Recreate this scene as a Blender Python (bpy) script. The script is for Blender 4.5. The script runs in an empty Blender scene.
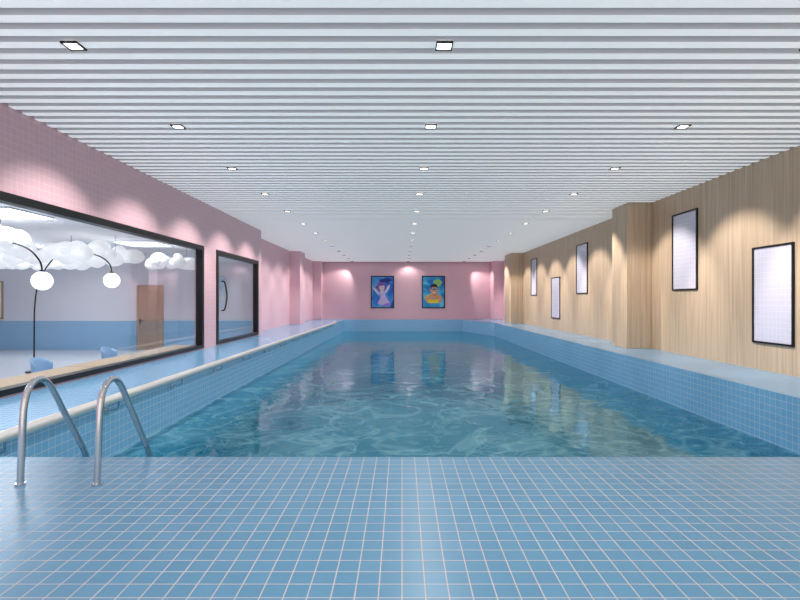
import bpy, bmesh, math, random
from mathutils import Vector
random.seed(4)
S = bpy.context.scene
S.view_settings.view_transform = 'Standard'
S.view_settings.exposure = .12

def lin(c):
    return tuple(((v/255)/12.92 if v/255 <= .04045 else ((v/255+.055)/1.055)**2.4) for v in c)+(1,)

# ---------------------------------------------------------------- materials
def mat(name, rgb, rough=.5, metal=0, emis=None, es=0, spec=.5, noise=0, nscale=3):
    m = bpy.data.materials.new(name); m.use_nodes = True
    nt = m.node_tree; b = nt.nodes['Principled BSDF']
    b.inputs['Base Color'].default_value = lin(rgb)
    b.inputs['Roughness'].default_value = rough
    b.inputs['Metallic'].default_value = metal
    b.inputs['Specular IOR Level'].default_value = spec
    if emis:
        b.inputs['Emission Color'].default_value = lin(emis)
        b.inputs['Emission Strength'].default_value = es
    if noise:
        n = nt.nodes.new('ShaderNodeTexNoise'); n.inputs['Scale'].default_value = nscale
        g = nt.nodes.new('ShaderNodeNewGeometry')
        nt.links.new(g.outputs['Position'], n.inputs['Vector'])
        r = nt.nodes.new('ShaderNodeMixRGB')
        c = lin(rgb)
        r.inputs[1].default_value = tuple(v*(1-noise) for v in c[:3])+(1,)
        r.inputs[2].default_value = tuple(min(1, v*(1+noise)) for v in c[:3])+(1,)
        nt.links.new(n.outputs['Fac'], r.inputs[0]); nt.links.new(r.outputs[0], b.inputs['Base Color'])
    return m

def tile(name, axes, size, c1, c2, cm, mortar=.05, rough=.2, spec=.5):
    m = bpy.data.materials.new(name); m.use_nodes = True
    nt = m.node_tree; b = nt.nodes['Principled BSDF']
    g = nt.nodes.new('ShaderNodeNewGeometry'); s = nt.nodes.new('ShaderNodeSeparateXYZ')
    c = nt.nodes.new('ShaderNodeCombineXYZ'); k = nt.nodes.new('ShaderNodeTexBrick')
    nt.links.new(g.outputs['Position'], s.inputs[0])
    nt.links.new(s.outputs[axes[0]], c.inputs[0]); nt.links.new(s.outputs[axes[1]], c.inputs[1])
    nt.links.new(c.outputs[0], k.inputs['Vector'])
    k.offset = 0; k.squash = 1
    k.inputs['Scale'].default_value = 1/size
    k.inputs['Brick Width'].default_value = 1; k.inputs['Row Height'].default_value = 1
    k.inputs['Mortar Size'].default_value = mortar/2; k.inputs['Mortar Smooth'].default_value = .1
    k.inputs['Color1'].default_value = lin(c1); k.inputs['Color2'].default_value = lin(c2)
    k.inputs['Mortar'].default_value = lin(cm)
    nt.links.new(k.outputs['Color'], b.inputs['Base Color'])
    r = nt.nodes.new('ShaderNodeMath'); r.operation = 'MULTIPLY_ADD'
    r.inputs[1].default_value = .4; r.inputs[2].default_value = rough
    nt.links.new(k.outputs['Fac'], r.inputs[0]); nt.links.new(r.outputs[0], b.inputs['Roughness'])
    b.inputs['Specular IOR Level'].default_value = spec
    bp = nt.nodes.new('ShaderNodeBump'); bp.invert = True
    bp.inputs['Strength'].default_value = .25; bp.inputs['Distance'].default_value = .002
    nt.links.new(k.outputs['Fac'], bp.inputs['Height']); nt.links.new(bp.outputs[0], b.inputs['Normal'])
    return m

def wood(name, ca, cb, rough=.45, planks=1.22):
    m = bpy.data.materials.new(name); m.use_nodes = True
    nt = m.node_tree; b = nt.nodes['Principled BSDF']; L = nt.links
    g = nt.nodes.new('ShaderNodeNewGeometry')
    mp = nt.nodes.new('ShaderNodeMapping'); mp.inputs['Scale'].default_value = (16, 16, .55)
    L.new(g.outputs['Position'], mp.inputs[0])
    n = nt.nodes.new('ShaderNodeTexNoise'); n.inputs['Scale'].default_value = 1; n.inputs['Detail'].default_value = 6
    n.inputs['Distortion'].default_value = .6
    L.new(mp.outputs[0], n.inputs['Vector'])
    r = nt.nodes.new('ShaderNodeValToRGB')
    r.color_ramp.elements[0].position = .3; r.color_ramp.elements[0].color = lin(ca)
    r.color_ramp.elements[1].position = .7; r.color_ramp.elements[1].color = lin(cb)
    L.new(n.outputs['Fac'], r.inputs[0])
    s = nt.nodes.new('ShaderNodeSeparateXYZ'); L.new(g.outputs['Position'], s.inputs[0])
    d = nt.nodes.new('ShaderNodeMath'); d.operation = 'DIVIDE'; d.inputs[1].default_value = planks
    L.new(s.outputs[1], d.inputs[0])
    f = nt.nodes.new('ShaderNodeMath'); f.operation = 'FRACT'; L.new(d.outputs[0], f.inputs[0])
    lt = nt.nodes.new('ShaderNodeMath'); lt.operation = 'LESS_THAN'; lt.inputs[1].default_value = .006
    L.new(f.outputs[0], lt.inputs[0])
    mx = nt.nodes.new('ShaderNodeMixRGB'); mx.inputs[2].default_value = lin(tuple(int(v*.8) for v in ca))
    L.new(lt.outputs[0], mx.inputs[0]); L.new(r.outputs[0], mx.inputs[1])
    L.new(mx.outputs[0], b.inputs['Base Color']); b.inputs['Roughness'].default_value = rough
    return m

M_deck = tile('deck_tile_xy', (0,1), .104, (104,160,194), (110,166,200), (228,214,204), .052, .28, .45)
M_led = tile('ledge_tile_xy', (0,1), .104, (110,166,206), (116,172,212), (166,194,214), .05, .16, .4)
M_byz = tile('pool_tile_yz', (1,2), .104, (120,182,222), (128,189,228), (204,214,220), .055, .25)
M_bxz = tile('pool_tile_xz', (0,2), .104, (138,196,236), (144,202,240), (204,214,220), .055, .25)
M_bot = tile('pool_bottom_tile', (0,1), .25, (80,170,195), (90,180,205), (125,200,218), .04, .3)
M_pinkt = tile('pink_tile_yz', (1,2), .104, (222,178,186), (225,182,190), (236,206,211), .06, .35)
M_pinkx = tile('pink_tile_xz', (0,2), .104, (222,178,186), (225,182,190), (236,206,211), .06, .35)
M_pink = mat('pink_paint', (238,192,200), .5, noise=.02)
M_wood = wood('oak_veneer', (196,164,132), (222,194,164))
M_doorw = wood('door_wood', (172,136,104), (194,158,124), planks=9)
M_desk = wood('desk_wood', (196,164,126), (214,184,146), planks=9)
M_slatglow = mat('white_slat_glow', (240,240,240), .5, noise=.01, emis=(255,253,250), es=.40)  # glow added to brighten the ceiling; the slats are not lamps
M_slatshade = mat('slat_side_shade_glow', (215,215,218), .6, noise=.01, emis=(250,250,255), es=.11)  # shade on the slat sides painted greyer, plus a weaker added glow
M_back = mat('ceiling_backing', (105,105,109), .8, noise=.01)
M_white = mat('white_plaster', (232,232,236), .7, noise=.01)
M_lav = mat('lavender_plaster', (226,226,234), .7, noise=.01)
M_wain = mat('blue_wainscot', (150,188,220), .5, noise=.02)
M_ifloor = mat('room_floor', (205,210,218), .35, noise=.04)
M_blk = mat('black_metal', (18,18,20), .35, .3)
M_lampb = mat('lamp_metal', (40,40,44), .3, .8)
M_steel = mat('stainless_steel', (205,208,212), .16, 1)
M_rail = mat('brushed_rail', (236,232,228), .3, .35)
M_glow = mat('downlight_lens', (255,255,255), .5, emis=(255,252,245), es=6)
M_globe = mat('lamp_globe', (255,255,255), .4, emis=(255,252,246), es=1.3)
M_cloud = mat('cloud_white', (246,246,248), .8, emis=(255,255,255), es=.35)
M_chair = mat('chair_blue', (150,186,224), .5, noise=.03)
M_cleg = mat('chair_leg_wood', (200,170,130), .5)
M_paper = mat('paper_white', (240,238,232), .7)
M_pg = mat('panel_glow',(255,255,255),emis=(250,250,255),es=12)

def glass(name, tint=(1,1,1,1), f=1.0):
    m = bpy.data.materials.new(name); m.use_nodes = True; nt = m.node_tree; nt.nodes.clear()
    o = nt.nodes.new('ShaderNodeOutputMaterial'); mx = nt.nodes.new('ShaderNodeMixShader')
    fr = nt.nodes.new('ShaderNodeLayerWeight'); fr.inputs['Blend'].default_value = .12
    ml = nt.nodes.new('ShaderNodeMath'); ml.operation = 'MULTIPLY'; ml.inputs[1].default_value = f
    t = nt.nodes.new('ShaderNodeBsdfTransparent'); t.inputs[0].default_value = tint
    g = nt.nodes.new('ShaderNodeBsdfGlossy'); g.inputs['Roughness'].default_value = .02
    nt.links.new(fr.outputs['Fresnel'], ml.inputs[0]); nt.links.new(ml.outputs[0], mx.inputs[0])
    nt.links.new(t.outputs[0], mx.inputs[1]); nt.links.new(g.outputs[0], mx.inputs[2])
    nt.links.new(mx.outputs[0], o.inputs[0]); return m
M_glass = glass('window_glass', (.94,.96,.97,1), .4)

def water():
    m = bpy.data.materials.new('pool_water'); m.use_nodes = True; nt = m.node_tree; nt.nodes.clear(); L = nt.links
    N = nt.nodes.new
    def M(op, a, b=None, c=None):
        n = N('ShaderNodeMath'); n.operation = op
        for i, v in enumerate((a, b, c)):
            if v is None: continue
            if isinstance(v, (int, float)): n.inputs[i].default_value = v
            else: L.new(v, n.inputs[i])
        return n.outputs[0]
    def noise(scale, det, dist):
        n = N('ShaderNodeTexNoise'); n.inputs['Scale'].default_value = scale; n.inputs['Detail'].default_value = det; n.inputs['Distortion'].default_value = dist
        L.new(g.outputs['Position'], n.inputs['Vector']); return n.outputs['Fac']
    o = N('ShaderNodeOutputMaterial'); g = N('ShaderNodeNewGeometry')
    h = M('ADD', noise(1.3, 3, 1.0), noise(.55, 2, 0))
    bp = N('ShaderNodeBump'); bp.inputs['Strength'].default_value = .45; bp.inputs['Distance'].default_value = .03
    L.new(h, bp.inputs['Height'])
    fr = N('ShaderNodeFresnel'); fr.inputs['IOR'].default_value = 1.33; L.new(bp.outputs[0], fr.inputs['Normal'])
    gl = N('ShaderNodeBsdfGlossy'); gl.inputs['Roughness'].default_value = .03; gl.inputs[0].default_value = (.62,.88,.97,1); L.new(bp.outputs[0], gl.inputs['Normal'])
    t = N('ShaderNodeBsdfTransparent'); t.inputs[0].default_value = (.40,.84,.92,1)
    def caustic_net(scale, k):
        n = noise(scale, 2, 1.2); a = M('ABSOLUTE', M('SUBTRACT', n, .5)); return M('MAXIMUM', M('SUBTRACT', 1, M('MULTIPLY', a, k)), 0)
    f = M('MULTIPLY_ADD', caustic_net(.8, 22), .42, M('MULTIPLY', caustic_net(1.9, 20), .3))  # caustic light painted into the diffuse colour as thin bright lines
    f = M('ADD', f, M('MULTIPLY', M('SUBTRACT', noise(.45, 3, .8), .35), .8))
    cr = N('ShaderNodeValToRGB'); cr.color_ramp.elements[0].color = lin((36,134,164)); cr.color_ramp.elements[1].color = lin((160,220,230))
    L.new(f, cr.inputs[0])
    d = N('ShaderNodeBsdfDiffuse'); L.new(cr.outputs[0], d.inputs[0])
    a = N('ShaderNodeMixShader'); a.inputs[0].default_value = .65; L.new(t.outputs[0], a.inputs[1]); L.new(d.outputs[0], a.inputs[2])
    b = N('ShaderNodeMixShader'); L.new(fr.outputs[0], b.inputs[0]); L.new(a.outputs[0], b.inputs[1]); L.new(gl.outputs[0], b.inputs[2])
    L.new(b.outputs[0], o.inputs[0]); return m
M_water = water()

# ---------------------------------------------------------------- mesh helpers
def finish(bm, name, mats, parent=None, smooth=False):
    me = bpy.data.meshes.new(name); bm.to_mesh(me); bm.free()
    for m in (mats if isinstance(mats, (list,tuple)) else [mats]): me.materials.append(m)
    if smooth:
        for p in me.polygons: p.use_smooth = True
    o = bpy.data.objects.new(name, me); S.collection.objects.link(o)
    if parent: o.parent = parent
    return o
def addbox(bm, x0,x1,y0,y1,z0,z1, mi=0):
    v = [bm.verts.new(p) for p in [(x0,y0,z0),(x1,y0,z0),(x1,y1,z0),(x0,y1,z0),(x0,y0,z1),(x1,y0,z1),(x1,y1,z1),(x0,y1,z1)]]
    fs = []
    for q in [(0,3,2,1),(4,5,6,7),(0,1,5,4),(1,2,6,5),(2,3,7,6),(3,0,4,7)]:
        f = bm.faces.new([v[i] for i in q]); f.material_index = mi; fs.append(f)
    return fs
def boxes(name, lst, mats, parent=None, bevel=0, axial=False):
    bm = bmesh.new()
    for b in lst: addbox(bm, *b)
    if axial:   # material slots: 0=z faces, 1=x faces, 2=y faces
        bm.normal_update()
        for f in bm.faces:
            n = f.normal
            f.material_index = 0 if abs(n.z) > .7 else (1 if abs(n.x) > .7 else 2)
    o = finish(bm, name, mats, parent)
    if bevel:
        md = o.modifiers.new('bevel','BEVEL'); md.width = bevel; md.segments = 2
    return o
def empty(name, loc=(0,0,0)):
    e = bpy.data.objects.new(name, None); S.collection.objects.link(e); e.location = loc; return e
def tube(name, pts, r, m, parent=None, res=6, closed=False):
    c = bpy.data.curves.new(name, 'CURVE'); c.dimensions = '3D'; c.bevel_depth = r; c.bevel_resolution = 5; c.use_fill_caps = True
    s = c.splines.new('POLY'); s.points.add(len(pts)-1)
    for p, q in zip(s.points, pts): p.co = (*q, 1)
    s.use_cyclic_u = closed
    c.materials.append(m)
    o = bpy.data.objects.new(name, c); S.collection.objects.link(o)
    if parent: o.parent = parent
    dg = bpy.context.evaluated_depsgraph_get(); me = bpy.data.meshes.new_from_object(o.evaluated_get(dg))
    o2 = bpy.data.objects.new(name, me); S.collection.objects.link(o2)
    if parent: o2.parent = parent
    for p in me.polygons: p.use_smooth = True
    bpy.data.objects.remove(o); o2.name = name
    return o2
def smoothpath(pts, n=8):
    P = [Vector(p) for p in pts]; out = []
    for i in range(len(P)-1):
        p0 = P[max(i-1,0)]; p1 = P[i]; p2 = P[i+1]; p3 = P[min(i+2,len(P)-1)]
        for k in range(n):
            t = k/n
            out.append(.5*((2*p1)+(p2-p0)*t+(2*p0-5*p1+4*p2-p3)*t*t+(-p0+3*p1-3*p2+p3)*t**3))
    out.append(P[-1]); return [tuple(v) for v in out]
def sphere(name, c, r, m, parent=None, sc=(1,1,1)):
    bm = bmesh.new(); bmesh.ops.create_uvsphere(bm, u_segments=32, v_segments=20, radius=r)
    for v in bm.verts: v.co = Vector((v.co.x*sc[0]+c[0], v.co.y*sc[1]+c[1], v.co.z*sc[2]+c[2]))
    return finish(bm, name, m, parent, True)
def cyl(bm, c, r, h, seg=24, mi=0):
    g = bmesh.ops.create_cone(bm, cap_ends=True, segments=seg, radius1=r, radius2=r, depth=h)
    for v in g['verts']: v.co += Vector(c)

# ---------------------------------------------------------------- dimensions
XL, XR, XLR = -5.28, 6.68, -5.95
YB, YS, ZC = 34.2, -3.5, 3.9
YD = 4.14
PL, PR, PY = -3.82, 5.28, 32.8
ZW, ZP = -.754, -2.1
YR = 18.75

# ---------------------------------------------------------------- floor + pool
boxes('floor', [(XL, XR, YS, YD, -.4, 0)], [M_deck, M_byz, M_bxz], axial=True)
pool = empty('swimming_pool')
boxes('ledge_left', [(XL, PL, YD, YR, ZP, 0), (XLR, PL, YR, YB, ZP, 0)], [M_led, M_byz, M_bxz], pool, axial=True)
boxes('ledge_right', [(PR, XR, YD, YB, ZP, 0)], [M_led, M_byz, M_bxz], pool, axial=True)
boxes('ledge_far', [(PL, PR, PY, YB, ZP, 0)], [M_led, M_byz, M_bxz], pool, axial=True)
boxes('basin_near_wall', [(PL, PR, YD-.3, YD, ZP, -.4)], [M_deck, M_byz, M_bxz], pool, axial=True)
boxes('basin_floor', [(PL, PR, YD, PY, ZP-.2, ZP)], M_bot, pool)
bm = bmesh.new()
a = [(PR, 28.5), (PR, PY), (4.0, PY)]
bt = [bm.verts.new((x, y, ZP)) for x, y in a]; tp = [bm.verts.new((x, y, 0)) for x, y in a]
bm.faces.new(tp); bm.faces.new(bt[::-1])
for i in range(3):
    f = bm.faces.new((bt[i], bt[(i+1) % 3], tp[(i+1) % 3], tp[i])); f.material_index = 1
bmesh.ops.recalc_face_normals(bm, faces=bm.faces)
finish(bm, 'ledge_corner', [M_led, M_bxz], pool)
bm = bmesh.new()
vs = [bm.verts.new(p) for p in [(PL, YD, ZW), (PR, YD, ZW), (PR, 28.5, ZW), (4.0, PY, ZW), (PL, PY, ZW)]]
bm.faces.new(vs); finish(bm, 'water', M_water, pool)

rail = empty('pool_handrail')
RX, RZ = PL+.17, .05
tube('pipe', [(RX, 4.25, RZ)] + [(RX, y, RZ) for y in (10, 18, 27.3)] + smoothpath([(RX, 27.4, RZ), (RX-.03, 27.6, RZ), (RX-.17, 27.75, RZ)], 4), .056, M_rail, rail)
for i in range(13):
    y = 4.6+i*1.85
    tube('bracket_%d' % (i+1), [(PL, y, -.12), (PL+.1, y, -.12), (RX-.01, y, -.09), (RX, y, RZ-.03)], .012, M_steel, rail)
    boxes('plate_%d' % (i+1), [(PL, PL+.01, y-.04, y+.04, -.16, -.08)], M_steel, rail)

lad = empty('pool_ladder')
for i, x in enumerate((-2.68, -2.14)):
    pts = [(x,3.51,0.0),(x,3.525,.3)] + smoothpath([(x,3.54,.52),(x,3.57,.63),(x,3.63,.70),(x,3.71,.715),(x,3.79,.67),(x,3.87,.56)], 6) + \
          [(x,4.2,.06)] + smoothpath([(x,4.26,-.06),(x,4.32,-.25),(x,4.34,-.5)], 5) + [(x,4.34,-1.75)]
    tube('rail_%d' % (i+1), pts, .023, M_steel, lad)
    bm = bmesh.new(); cyl(bm, (x,3.51,.008), .034, .016); finish(bm, 'flange_%d' % (i+1), M_steel, lad)
    tube('standoff_%d' % (i+1), [(x,4.14,-1.5),(x,4.34,-1.5)], .015, M_steel, lad)
boxes('treads', [(-2.68, -2.14, 4.30, 4.38, z-.015, z+.015) for z in (-.6,-.95,-1.3,-1.65)], M_steel, lad, .005)

# ---------------------------------------------------------------- walls
W1 = (3.6, 13.27, .03, 2.73); W2 = (14.2, 18.33, .03, 2.73)
T = .22
boxes('wall_left', [(XL-T, XL, YS, W1[0], -.6, 4.2), (XL-T, XL, W1[0], W1[1], -.6, W1[2]), (XL-T, XL, W1[0], W1[1], W1[3], 4.2),
    (XL-T, XL, W1[1], W2[0], -.6, 4.2), (XL-T, XL, W2[0], W2[1], -.6, W2[2]), (XL-T, XL, W2[0], W2[1], W2[3], 4.2),
    (XL-T, XL, W2[1], YR, -.6, 4.2)], [M_pinkt, M_pinkt, M_pinkx], axial=True)
boxes('wall_left_return', [(XLR-.1, XL-T, YR-.18, YR, -.6, 4.2)], M_pinkx)
boxes('wall_left_recess', [(XLR-.2, XLR, YR, YB+.2, -.3, 4.2)], M_pink)
boxes('trim_1', [(XLR, -5.4, 26.5, 27.8, 0, ZC)], M_pink, bevel=.01)
boxes('trim_2', [(XLR, -5.4, 33.4, YB, 0, ZC)], M_pink, bevel=.01)
boxes('wall_back', [(XLR, XR+.2, YB, YB+.2, -.3, 4.2)], M_pink)
boxes('wall_right', [(XR, XR+.2, YS, 30.2, -.3, 4.2)], M_wood)
boxes('wall_right_far', [(XR, XR+.2, 30.2, YB, -.3, 4.2)], M_pink)
boxes('trim_3', [(6.01, XR, 13.36, 14.3, 0, ZC)], M_wood, bevel=.008)
boxes('trim_4', [(6.01, XR, 27.6, 29.3, 0, ZC)], M_wood, bevel=.008)
boxes('trim_5', [(6.05, XR, 33.0, YB, 0, ZC)], M_pink, bevel=.01)
boxes('unseen_wall_front', [(XL, XL+.3, YS-.2, YS, -.3, 4.2), (XR-.3, XR, YS-.2, YS, -.3, 4.2), (XL+.3, XR-.3, YS-.2, YS, -.3, .05), (XL+.3, XR-.3, YS-.2, YS, 3.75, 4.2)], M_white)  # unseen end wall, opened up to let in fill daylight
e = empty('fill_window')  # unseen window added behind the camera as a fill light source
boxes('fill_window_mullions', [(x-.04, x+.04, YS-.15, YS-.05, .05, 3.75) for x in (XL+.34, -2.2, .7, 3.6, XR-.34)] + [(XL+.3, XR-.3, YS-.15, YS-.05, .05, .12), (XL+.3, XR-.3, YS-.15, YS-.05, 3.68, 3.75)], M_blk, e)

boxes('ceiling', [(XL, XR, YS, YR, 4.10, 4.2), (XLR, XR, YR, YB, 4.10, 4.2)], M_back)
bm = bmesh.new()
SP = 2.38/10
y = 5.1-SP*int((5.1-YS)/SP)
while y < YB-.07:
    xl = XL if y < YR else XLR
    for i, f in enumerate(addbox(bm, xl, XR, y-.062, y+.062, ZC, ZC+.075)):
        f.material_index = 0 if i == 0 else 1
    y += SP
finish(bm, 'ceiling_slats', [M_slatglow, M_slatshade])

for k in range(-3, 13):
    yy = 5.1+2.38*k
    for x in (-3.35, .43, 4.2):
        e = empty('ceiling_downlight', (x, yy, ZC))
        h, w = .085, .014
        bm = bmesh.new()
        addbox(bm,-h,h,-h,-h+w,-.02,.0); addbox(bm,-h,h,h-w,h,-.02,0); addbox(bm,-h,-h+w,-h+w,h-w,-.02,0); addbox(bm,h-w,h,-h+w,h-w,-.02,0)
        finish(bm, 'frame', M_blk, e)
        bm = bmesh.new(); addbox(bm,-h+w,h-w,-h+w,h-w,-.006,-.001); finish(bm, 'lens', M_glow, e)
        l = bpy.data.lights.new('spot','SPOT'); l.shadow_soft_size = .05; l.color = (1,.985,.965)
        lo = bpy.data.objects.new('spot', l); S.collection.objects.link(lo); lo.parent = e; lo.location = (0,0,-.08)
        if x == .43:
            l.energy = 75; l.spot_size = math.radians(145); l.spot_blend = .6
        elif x < 0:
            l.energy = 225; l.spot_size = math.radians(90); l.spot_blend = .55
            lo.rotation_euler = (0, math.radians(32), 0)
        else:
            l.energy = 360; l.spot_size = math.radians(66); l.spot_blend = .5
            lo.rotation_euler = (0, math.radians(-42), 0)
        if k == 12: l.energy *= .65

# ---------------------------------------------------------------- windows on left
def window(name, y0,y1,z0,z1, fw=.12, door=False):
    e = empty(name)
    xa, xb = XL-.14, XL+.03
    boxes('frame', [(xa,xb,y0,y1,z0,z0+fw*.7),(xa,xb,y0,y1,z1-fw,z1),(xa,xb,y0,y0+fw,z0+fw*.7,z1-fw),(xa,xb,y1-fw,y1,z0+fw*.7,z1-fw)], M_blk, e)
    boxes('glass', [(XL-.06,XL-.05,y0+fw,y1-fw,z0+fw*.7,z1-fw)], M_glass, e)
    if door:
        ym = y0+.55
        tube('pull', smoothpath([(XL-.045,ym,1.0),(XL+.04,ym+.02,1.02),(XL+.05,ym+.16,1.3),(XL+.05,ym+.16,1.55),(XL+.04,ym+.02,1.82),(XL-.045,ym,1.85)],5), .022, M_blk, e)
    return e
window('window_1', *W1)
window('window_2', *W2, fw=.13, door=True)

M_panel = tile('panel_tile', (1,2), .1, (222,214,226), (224,216,228), (229,222,233), .08, .2)
for (a, b, z0, z1) in [(8.5,9.5,.5,2.29),(11.28,12.32,1.53,3.38),(17.96,19.1,1.53,3.38),(21.1,22.3,.5,2.29),(24.7,25.8,1.53,3.38)]:
    e = empty('framed_wall_panel'); w = .035
    boxes('frame', [(XR-.035,XR,a,b,z0,z0+w),(XR-.035,XR,a,b,z1-w,z1),(XR-.035,XR,a,a+w,z0+w,z1-w),(XR-.035,XR,b-w,b,z0+w,z1-w)], M_blk, e)
    boxes('pane', [(XR-.015,XR,a+w,b-w,z0+w,z1-w)], M_panel, e)

# ---------------------------------------------------------------- posters
def poly(name, pts, y, m, e):
    bm = bmesh.new(); bm.faces.new([bm.verts.new((x, y, z)) for x, z in pts]); return finish(bm, name, m, e)
def ell(cx, cz, rx, rz, rot=0, n=24, wob=0):
    o = []
    for i in range(n):
        t = 2*math.pi*i/n; k = 1+wob*math.sin(5*t+cx*9)
        x, z = rx*math.cos(t)*k, rz*math.sin(t)*k
        o.append((cx+x*math.cos(rot)-z*math.sin(rot), cz+x*math.sin(rot)+z*math.cos(rot)))
    return o
def art_bg(name, c):
    m = bpy.data.materials.new(name); m.use_nodes = True; nt = m.node_tree; b = nt.nodes['Principled BSDF']
    g = nt.nodes.new('ShaderNodeNewGeometry'); n = nt.nodes.new('ShaderNodeTexNoise'); n.inputs['Scale'].default_value = 1.3; n.inputs['Distortion'].default_value = 1
    nt.links.new(g.outputs['Position'], n.inputs['Vector'])
    r = nt.nodes.new('ShaderNodeValToRGB'); r.color_ramp.elements.remove(r.color_ramp.elements[1])
    r.color_ramp.elements[0].position = .3; r.color_ramp.elements[0].color = lin(c[0])
    for p, q in zip((.45,.58,.72), c[1:]): r.color_ramp.elements.new(p).color = lin(q)
    nt.links.new(n.outputs['Fac'], r.inputs[0]); nt.links.new(r.outputs[0], b.inputs['Base Color']); b.inputs['Roughness'].default_value = .4
    return m
def poster(cx, bg, shapes):
    e = empty('framed_poster'); cz = 1.85; hw, hh, w = .79, 1.1, .06
    boxes('frame', [(cx-hw,cx+hw,YB-.05,YB,cz-hh,cz-hh+w),(cx-hw,cx+hw,YB-.05,YB,cz+hh-w,cz+hh),(cx-hw,cx-hw+w,YB-.05,YB,cz-hh+w,cz+hh-w),(cx+hw-w,cx+hw,YB-.05,YB,cz-hh+w,cz+hh-w)], M_blk, e)
    boxes('print', [(cx-hw+w,cx+hw-w,YB-.02,YB,cz-hh+w,cz+hh-w)], bg, e)
    for i, (pts, c) in enumerate(shapes):
        poly('print_shape_%d' % i, [(cx+x, cz+z) for x, z in pts], YB-.022-.0015*i, mat('ink', c, .4), e)
# girl floating underwater, arms raised
skin = (240,214,214)
poster(-1.33, art_bg('art_blue', [(24,70,180),(34,110,210),(70,160,230),(120,195,240)]), [
    (ell(.2,.78,.45,.16,.1,wob=.1),(20,44,130)),
    (ell(-.1,.38,.36,.3,.3,wob=.12),(120,90,170)),
    (ell(.33,.2,.07,.34,-.5),skin), (ell(-.42,.05,.07,.34,.7),skin),
    ([(-.2,.05),(.12,.08),(.2,-.3),(.48,-.72),(.1,-.92),(-.35,-.8),(-.12,-.3)],(214,190,232)),
    (ell(.3,-.86,.3,.09,.2),(170,120,210)),
    (ell(-.04,.08,.07,.14),skin), (ell(-.05,.32,.18,.21),skin),
    (ell(-.07,.5,.22,.09,.1),(120,90,170)),
    (ell(-.12,.33,.035,.022),(30,40,90)), (ell(.03,.33,.035,.022),(30,40,90)), (ell(-.045,.26,.015,.04),(220,180,180)), (ell(-.045,.2,.05,.018),(200,60,90))])
# swimmer with goggles on yellow float
sk2 = (222,160,118)
poster(2.15, art_bg('art_cyan', [(20,110,190),(36,150,215),(70,185,228),(120,212,238)]), [
    (ell(.28,.62,.3,.26,.3,wob=.12),(150,205,120)),
    (ell(-.02,-.45,.58,.34,0,wob=.05),(245,215,50)), (ell(-.02,-.36,.36,.17),(40,160,215)),
    ([(-.4,-.5),(-.3,-.2),(-.1,-.12),(.2,-.12),(.4,-.2),(.5,-.5)],sk2),
    (ell(-.45,-.5,.1,.24,.3),sk2), (ell(.48,-.5,.1,.24,-.3),sk2),
    (ell(.05,-.12,.12,.16),(205,142,102)), (ell(.05,.16,.26,.33),sk2),
    (ell(-.22,.14,.04,.08),sk2), (ell(.32,.14,.04,.08),sk2),
    ([(-.23,.24),(-.2,.42),(-.08,.54),(.1,.56),(.24,.48),(.33,.24),(.2,.34),(-.08,.34)],(30,34,50)),
    (ell(.05,.2,.26,.04),(20,40,100)), (ell(-.07,.2,.09,.065),(24,50,120)), (ell(.17,.2,.09,.065),(24,50,120)),
    (ell(-.07,.21,.06,.04),(140,210,240)), (ell(.17,.21,.06,.04),(140,210,240)), (ell(.05,.08,.025,.07),(200,136,98)), (ell(.05,-.04,.09,.035),(250,240,235))])

# ---------------------------------------------------------------- lounge room behind the left glass
IX0, IX1, IY0, IY1, IZ0, IZ1 = -16, XL-T, 1.5, 18.5, -.55, 3.05
boxes('lounge_floor', [(IX0, IX1, IY0, IY1, IZ0-.05, IZ0)], M_ifloor)
boxes('lounge_ceiling', [(IX0, IX1, IY0, IY1, IZ1, IZ1+.1)], M_white)
boxes('wall_lounge_end', [(IX0, IX1, IY1+.002, IY1+.06, IZ0, IZ1)], M_lav)
boxes('trim_6', [(IX0+.01, -9.80, IY1-.025, IY1, IZ0, .53)], M_wain)
boxes('trim_7', [(-8.80, IX1-.01, IY1-.025, IY1, IZ0, .53)], M_wain)
boxes('wall_lounge_side', [(IX0-.1, IX0, IY0, IY1, IZ0, IZ1)], M_lav)
boxes('wall_lounge_near', [(IX0, IX1, IY0-.1, IY0, IZ0, IZ1)], M_lav)
dr = empty('door_1')
dx0, dx1, dz = -9.72, -8.88, 1.78
boxes('leaf', [(dx0, dx1, IY1-.05, IY1-.005, IZ0, dz)], M_doorw, dr)
boxes('casing', [(dx0-.07,dx0,IY1-.07,IY1,IZ0,dz+.07),(dx1,dx1+.07,IY1-.07,IY1,IZ0,dz+.07),(dx0,dx1,IY1-.07,IY1,dz,dz+.07)], M_doorw, dr, .008)
boxes('raised_panels', [(dx0+.12,dx1-.12,IY1-.065,IY1-.05,IZ0+.15,.5),(dx0+.12,dx1-.12,IY1-.065,IY1-.05,.75,dz-.15)], M_doorw, dr, .01)
boxes('handle', [(dx0+.05,dx0+.09,IY1-.08,IY1-.05,.42,.62),(dx0+.05,dx0+.18,IY1-.11,IY1-.08,.52,.55)], M_blk, dr)
pc = empty('framed_picture')
px0, px1, pz0, pz1 = -15.7, -14.75, .6, 2.0
boxes('frame', [(px0,px1,IY1-.04,IY1,pz0,pz0+.05),(px0,px1,IY1-.04,IY1,pz1-.05,pz1),(px0,px0+.05,IY1-.04,IY1,pz0,pz1),(px1-.05,px1,IY1-.04,IY1,pz0,pz1)], M_doorw, pc)
boxes('print', [(px0+.05,px1-.05,IY1-.038,IY1-.03,pz0+.05,pz1-.05)], M_paper, pc)
dk = empty('window_counter_desk')
boxes('top', [(-6.1, IX1-.01, 4, 13.4, .05, .1)], M_desk, dk, .008)
boxes('legs', [(-6.0,-5.6,y,y+.06,IZ0,.05) for y in (4.1,7.1,10.1,13.2)], M_white, dk)
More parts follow.
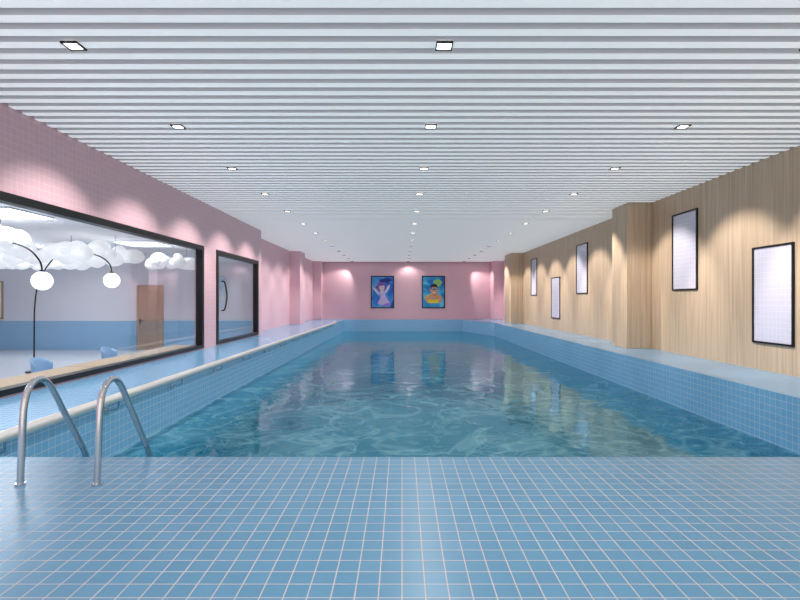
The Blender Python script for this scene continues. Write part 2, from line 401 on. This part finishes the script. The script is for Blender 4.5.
for x in (-8, -12):
    for y in (4.5, 10, 15.5):
        e = empty('ceiling_panel_light', (x, y, IZ1))
        boxes('frame', [(-.62,.62,-.62,-.6,-.03,0),(-.62,.62,.6,.62,-.03,0),(-.62,-.6,-.6,.6,-.03,0),(.6,.62,-.6,.6,-.03,0)], M_white, e)
        boxes('diffuser', [(-.6,.6,-.6,.6,-.02,-.001)], M_pg, e)
def cloud(cx, cy, cz, sx, sy, n=26):
    e = empty('cloud_pendant')
    bm = bmesh.new()
    for i in range(n):
        t = random.uniform(0, 2*math.pi); q = math.sqrt(random.random())
        r = random.uniform(.14, .27)
        g = bmesh.ops.create_icosphere(bm, subdivisions=3, radius=r)
        o = Vector((cx+sx*q*math.cos(t), cy+sy*q*math.sin(t), cz+random.uniform(-.1,.3)*(1.2-q)))
        for v in g['verts']: v.co = Vector((v.co.x, v.co.y, v.co.z*.75)) + o
    finish(bm, 'puffs', M_cloud, e, True)
    boxes('cords', [(cx+d*sx*.5-.004, cx+d*sx*.5+.004, cy-.004, cy+.004, cz, IZ1) for d in (-1,1)], M_lampb, e)
cloud(-8.8, 10.4, 2.5, .9, 1.3, 44)
cloud(-8.4, 13.6, 2.5, 1.2, 1.2, 44)
cloud(-11.2, 13.6, 2.5, 1.1, 1.5, 40)
cloud(-11.6, 16.6, 2.5, 1.6, 1.0, 34)
cloud(-7.6, 16.6, 2.5, .9, .9, 24)
def arclamp(gx, y, gz, bx, top):
    e = empty('arc_floor_lamp')
    bm = bmesh.new(); cyl(bm, (bx, y, IZ0+.02), .19, .04, 40); finish(bm, 'base', M_lampb, e)
    pts = smoothpath([(bx,y,IZ0+.04),(bx,y,.4),(bx+.02,y,1.2),(bx+.14,y,1.8),(bx+.5,y,top-.2),(bx+1.05,y,top),(gx-.35,y,top-.12),(gx-.06,y,gz+.42),(gx,y,gz+.19)],8)
    tube('arc_pole', pts, .017, M_lampb, e)
    bm = bmesh.new(); cyl(bm, (gx, y, gz+.19), .05, .06); finish(bm, 'cap', M_lampb, e)
    sphere('globe', (gx, y, gz), .19, M_globe, e)
arclamp(-7.34, 10.2, 1.69, -9.3, 2.5)
arclamp(-7.4, 12.75, 1.80, -9.38, 2.55)
def chair(x, y):
    e = empty('lounge_chair', (x, y, IZ0))
    bm = bmesh.new(); n = 20; rows = []
    for j in range(7):
        v = j/6; row = []
        for i in range(n+1):
            t = math.pi/2+math.pi*.05 + (math.pi*.9)*i/n
            r = .21+.035*v
            drop = .12*abs((i/n-.5)*2)**2
            row.append(bm.verts.new((r*math.cos(t), r*math.sin(t), .38+v*(.40-drop))))
        rows.append(row)
    for j in range(6):
        for i in range(n): bm.faces.new((rows[j][i],rows[j][i+1],rows[j+1][i+1],rows[j+1][i]))
    o = finish(bm, 'backrest', M_chair, e, True); m = o.modifiers.new('s','SOLIDIFY'); m.thickness = .03
    bm = bmesh.new(); cyl(bm, (.01,0,.38), .22, .06, 40)
    o = finish(bm, 'seat', M_chair, e); m = o.modifiers.new('b','BEVEL'); m.width = .02; m.segments = 3
    for i,(a,b) in enumerate(((1,1),(1,-1),(-1,1),(-1,-1))):
        tube('leg_%d' % (i+1), [(a*.13,b*.13,.36),(a*.19,b*.19,0)], .014, M_cleg, e)
chair(-6.62, 9.3); chair(-6.62, 11.45); chair(-6.62, 7.2)

# ---------------------------------------------------------------- world + camera
w = bpy.data.worlds.new('World'); S.world = w; w.use_nodes = True
w.node_tree.nodes['Background'].inputs[0].default_value = (1,.985,.96,1); w.node_tree.nodes['Background'].inputs[1].default_value = 1.3
cam = bpy.data.cameras.new('camera'); co = bpy.data.objects.new('camera', cam); S.collection.objects.link(co)
co.location = (0, 0, 1.3); co.rotation_euler = (math.radians(90), 0, 0)
cam.sensor_width = 36; cam.lens = 22.5; cam.shift_x = -.0025; cam.clip_start = .05
S.camera = co
